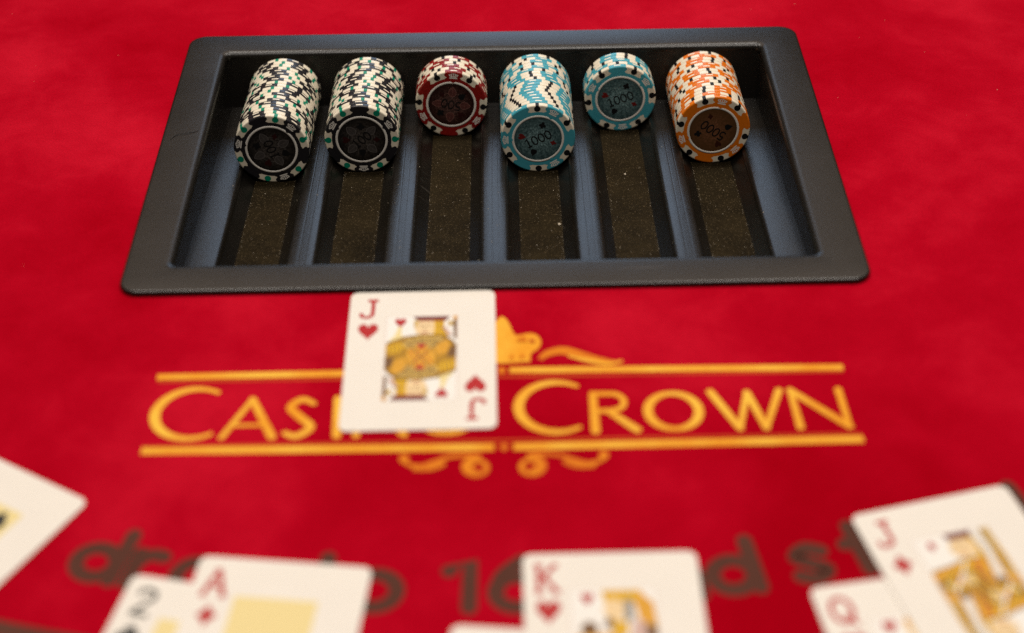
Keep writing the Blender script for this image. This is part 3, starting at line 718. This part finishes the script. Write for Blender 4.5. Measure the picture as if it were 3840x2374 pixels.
        fl.symr([(42.6, 18), (43.4, 40)], .5, 'c_brown'); fl.symr([(17, 33), (25, 32), (30, 30.5), (37, 30.5)], .5, 'c_brown'); fl.symr([(38.4, 18.6), (39.6, 30), (37.6, 44)], .4, 'c_grey')
    elif rank == 'K':
        fl.sym([(27.6, 17.8), (41.0, 17.8), (43.0, 21), (45.5, 23.5), (46.2, 36), (41, 36), (39, 24), (28.2, 22.8)], 'c_gold')
        fl.sym([(27.6, 18.0), (40.6, 18.0), (40.0, 22.4), (28.4, 22.6)], 'c_yellow'); fl.sym(ell(31.6, 26.6, 3.8, 5.0), 'c_skin'); fl.sym([(35.2, 22.4), (38.4, 22.2), (38.2, 31.5), (35.0, 31.8)], 'c_grey')
        fl.sym([(29, 29.5), (32, 32), (31.0, 36), (27.6, 33)], 'c_brown'); fl.sym([(31, 31.5), (36, 31.5), (36, 38), (30, 38)], 'c_yellow'); fl.sym(ell(22.5, 35, 3.0, 3.4), 'c_brown')
        fl.sym([(38, 31), (42, 32), (43, 44), (36, 44)], 'c_line'); fl.sym([(42, 33), (45.8, 34), (46, 44), (42, 44)], 'c_brown'); fl.sym([(17, 38), (30, 37), (40, 41), (46, 44), (17, 44)], 'c_gold')
    else:                                                                                                         # queen
        fl.sym([(28, 18.5), (40, 18.5), (42, 33), (36, 33), (36, 25), (28, 25)], 'c_gold'); fl.sym(ell(32, 25, 4, 5.2), 'c_skin'); fl.sym([(18, 36), (28, 31), (44, 32), (46, 44), (17, 44)], 'c_yellow')
        fl.sym([(24, 36), (32, 33), (38, 38), (36, 44), (24, 44)], 'c_orange'); fl.sym([(43, 18), (46, 18), (46, 36), (44, 36)], 'c_khaki')
    fl.build('court_figure', parent)
    for t in (0.0, math.pi):
        fl = Flat(z + .16, .004)
        if st == 'heart' and rank != 'K': fl.poly([loc(*p) for p in [(x, y) for x, y in [(x + 22.4, 21.6 - y) for x, y in heart(0, 0, 5.0)]]], 'c_red')
        else: suit(fl, st, *loc(22.4, 21.6), 4.4, 'c_red')
        fl.build('picture_suit', parent, rz=t)
def number_face(parent, n, st, colour, z):
    fl = Flat(z); fl.poly([loc(FX0 + .3, FY0 + .3), loc(FX1 - .3, FY0 + .3), loc(FX1 - .3, FY1 - .3), loc(FX0 + .3, FY1 - .3)], 'c_pale'); fl.build('picture_frame', parent)
    if n == 1: spots = [(31.5, 44)]
    elif n == 2: spots = [(31.5, 26), (31.5, 62)]
    else: spots = [(23.0, y) for y in (24.0, 37.4, 50.6, 64)] + [(40.0, y) for y in (24.0, 37.4, 50.6, 64)] + [(31.5, 44)]
    for x, y in spots:
        fl = Flat(z + .02, .004); suit(fl, st, *loc(x, y), 16 if n == 1 else 8, colour); fl.build('pip', parent, rz=0)
def card(x, y, rz, base, label, face, tilt=0.0):
    o = link('playing_card', CARD, None, (x, y, base), R(rz)); o.rotation_euler = (tilt, 0, R(rz))
    tag(o, label, 'playing card')
    face(o, CT + .02); return o
def f_court(rank, st):
    def f(o, z): court(o, rank, st, z); index_marks(o, rank, st, 'c_red', z)
    return f
card(-31.6, -158.0, .25, .35, 'jack of hearts lying alone below the tray, over the gold lettering', f_court('J', 'heart'))
def f_nine(o, z): number_face(o, 2, 'club', 'c_black', z); index_marks(o, '2', 'club', 'c_black', z)
def f_ace(o, z): number_face(o, 1, 'diamond', 'c_red', z); index_marks(o, 'A', 'diamond', 'c_red', z)
def rel(cx, cy, rz, tx, ty):            # centre of a card whose top right corner is given
    a = R(rz); return cx - (tx * math.cos(a) - ty * math.sin(a)), cy - (tx * math.sin(a) + ty * math.cos(a))
lx, ly = rel(-154.5, -237.6, -30.8, 31.5, 44)
card(lx, ly, -30.8, .35, 'tilted card cut off at the left edge, pale yellow panel with black pip', lambda o, z: (number_face(o, 9, 'spade', 'c_black', z), index_marks(o, '9', 'spade', 'c_black', z)))
card(-109.5, -323.8, -12.0, .35, 'black-suited card half hidden under the ace of diamonds', f_nine)
card(-81.5, -313.9, -6.6, .95, 'ace of diamonds with pale yellow panel lying on a black-suited card', f_ace)
card(10.4, -347.1, -5.9, .35, 'blank white top corner of a card peeping out under the king of hearts', f_court('Q', 'diamond'))
card(40.4, -312.8, .26, .95, 'king of hearts at the bottom edge right of the middle', f_court('K', 'heart'))
card(147.2, -325.9, 8.2, .35, 'red queen partly covered by the jack of diamonds at lower right', f_court('Q', 'heart'))
card(171.3, -288.5, 13.5, .95, 'jack of diamonds lying tilted in the lower right corner, over a red queen', f_court('J', 'diamond'))

# ------------------------------------------------------------------ crumbs and dust in the tray
def surf(x, y, lift=0.0):       # height of the tray floor or ridge under a point
    O = Vector((0, YB, ZB)) - NRM * RC
    s = (YB - y) / math.cos(TILT); d = min(abs(x - c) for c in cxs)
    h = 0.0 if d < FLW else RH if d > CHW - .5 else None
    if h is None: return None
    p = O + AXI * s + NRM * (h + lift); return p.z
def flake(v, f, x, y, z, r, rg):
    b = len(v); n = 5
    for k in range(n): a = 2 * math.pi * k / n + rg.random(); q = r * rg.uniform(.6, 1.2); v.append((x + q * math.cos(a), y + q * math.sin(a) * 1.3, z + .03))
    v.append((x, y, z + r * .7))
    for k in range(n): f.append([b + k, b + (k + 1) % n, b + n])
rg = random.Random(4)
v, f = [], []
for k in range(420):
    x = rg.uniform(-140, 140); y = rg.uniform(-85, 45); z = surf(x, y)
    d = min(abs(x - c) for c in cxs)
    if z is None or (d > CHW and rg.random() < .75): continue
    flake(v, f, x, y, z, rg.choice((.10, .12, .14, .16, .22)), rg)
for k in range(520):
    c = rg.choice(cxs); x = c + rg.choice((-1, 1)) * (FLW - abs(rg.gauss(0, .55))); y = rg.uniform(-85, 25); z = surf(x, y)
    if z is not None: flake(v, f, x, y, z, rg.choice((.07, .09, .11, .13)), rg)
dust = link('dust', mesh('dust', v, f, 'lint')); tag(dust, 'pale specks of dust scattered along the tray channels', 'dust', kind='stuff')
for x, y, lab in ((67.5, 18.0, 'tiny pale crumb on the channel floor in front of the short teal stack'), (31.5, -31.0, 'tiny pale crumb at the edge of the channel before the tall teal stack')):
    v, f = [], []; flake(v, f, 0, 0, 0, .75, rg)
    z = surf(x, y); o = link('crumb', mesh('crumb', v, f, 'lint'), None, (x, y, z)); tag(o, lab, 'crumb')

v, f = [], []
for k in range(26):
    x = rg.uniform(-280, 280); y = rg.uniform(-112, 150)
    if abs(x) < 170 and abs(y) < 116: continue
    flake(v, f, x, y, 0.0, rg.choice((.12, .15, .18, .25)), rg)
lint = link('lint', mesh('lint', v, f, 'lint')); tag(lint, 'scattered tiny specks of lint on the red felt', 'lint', kind='stuff')
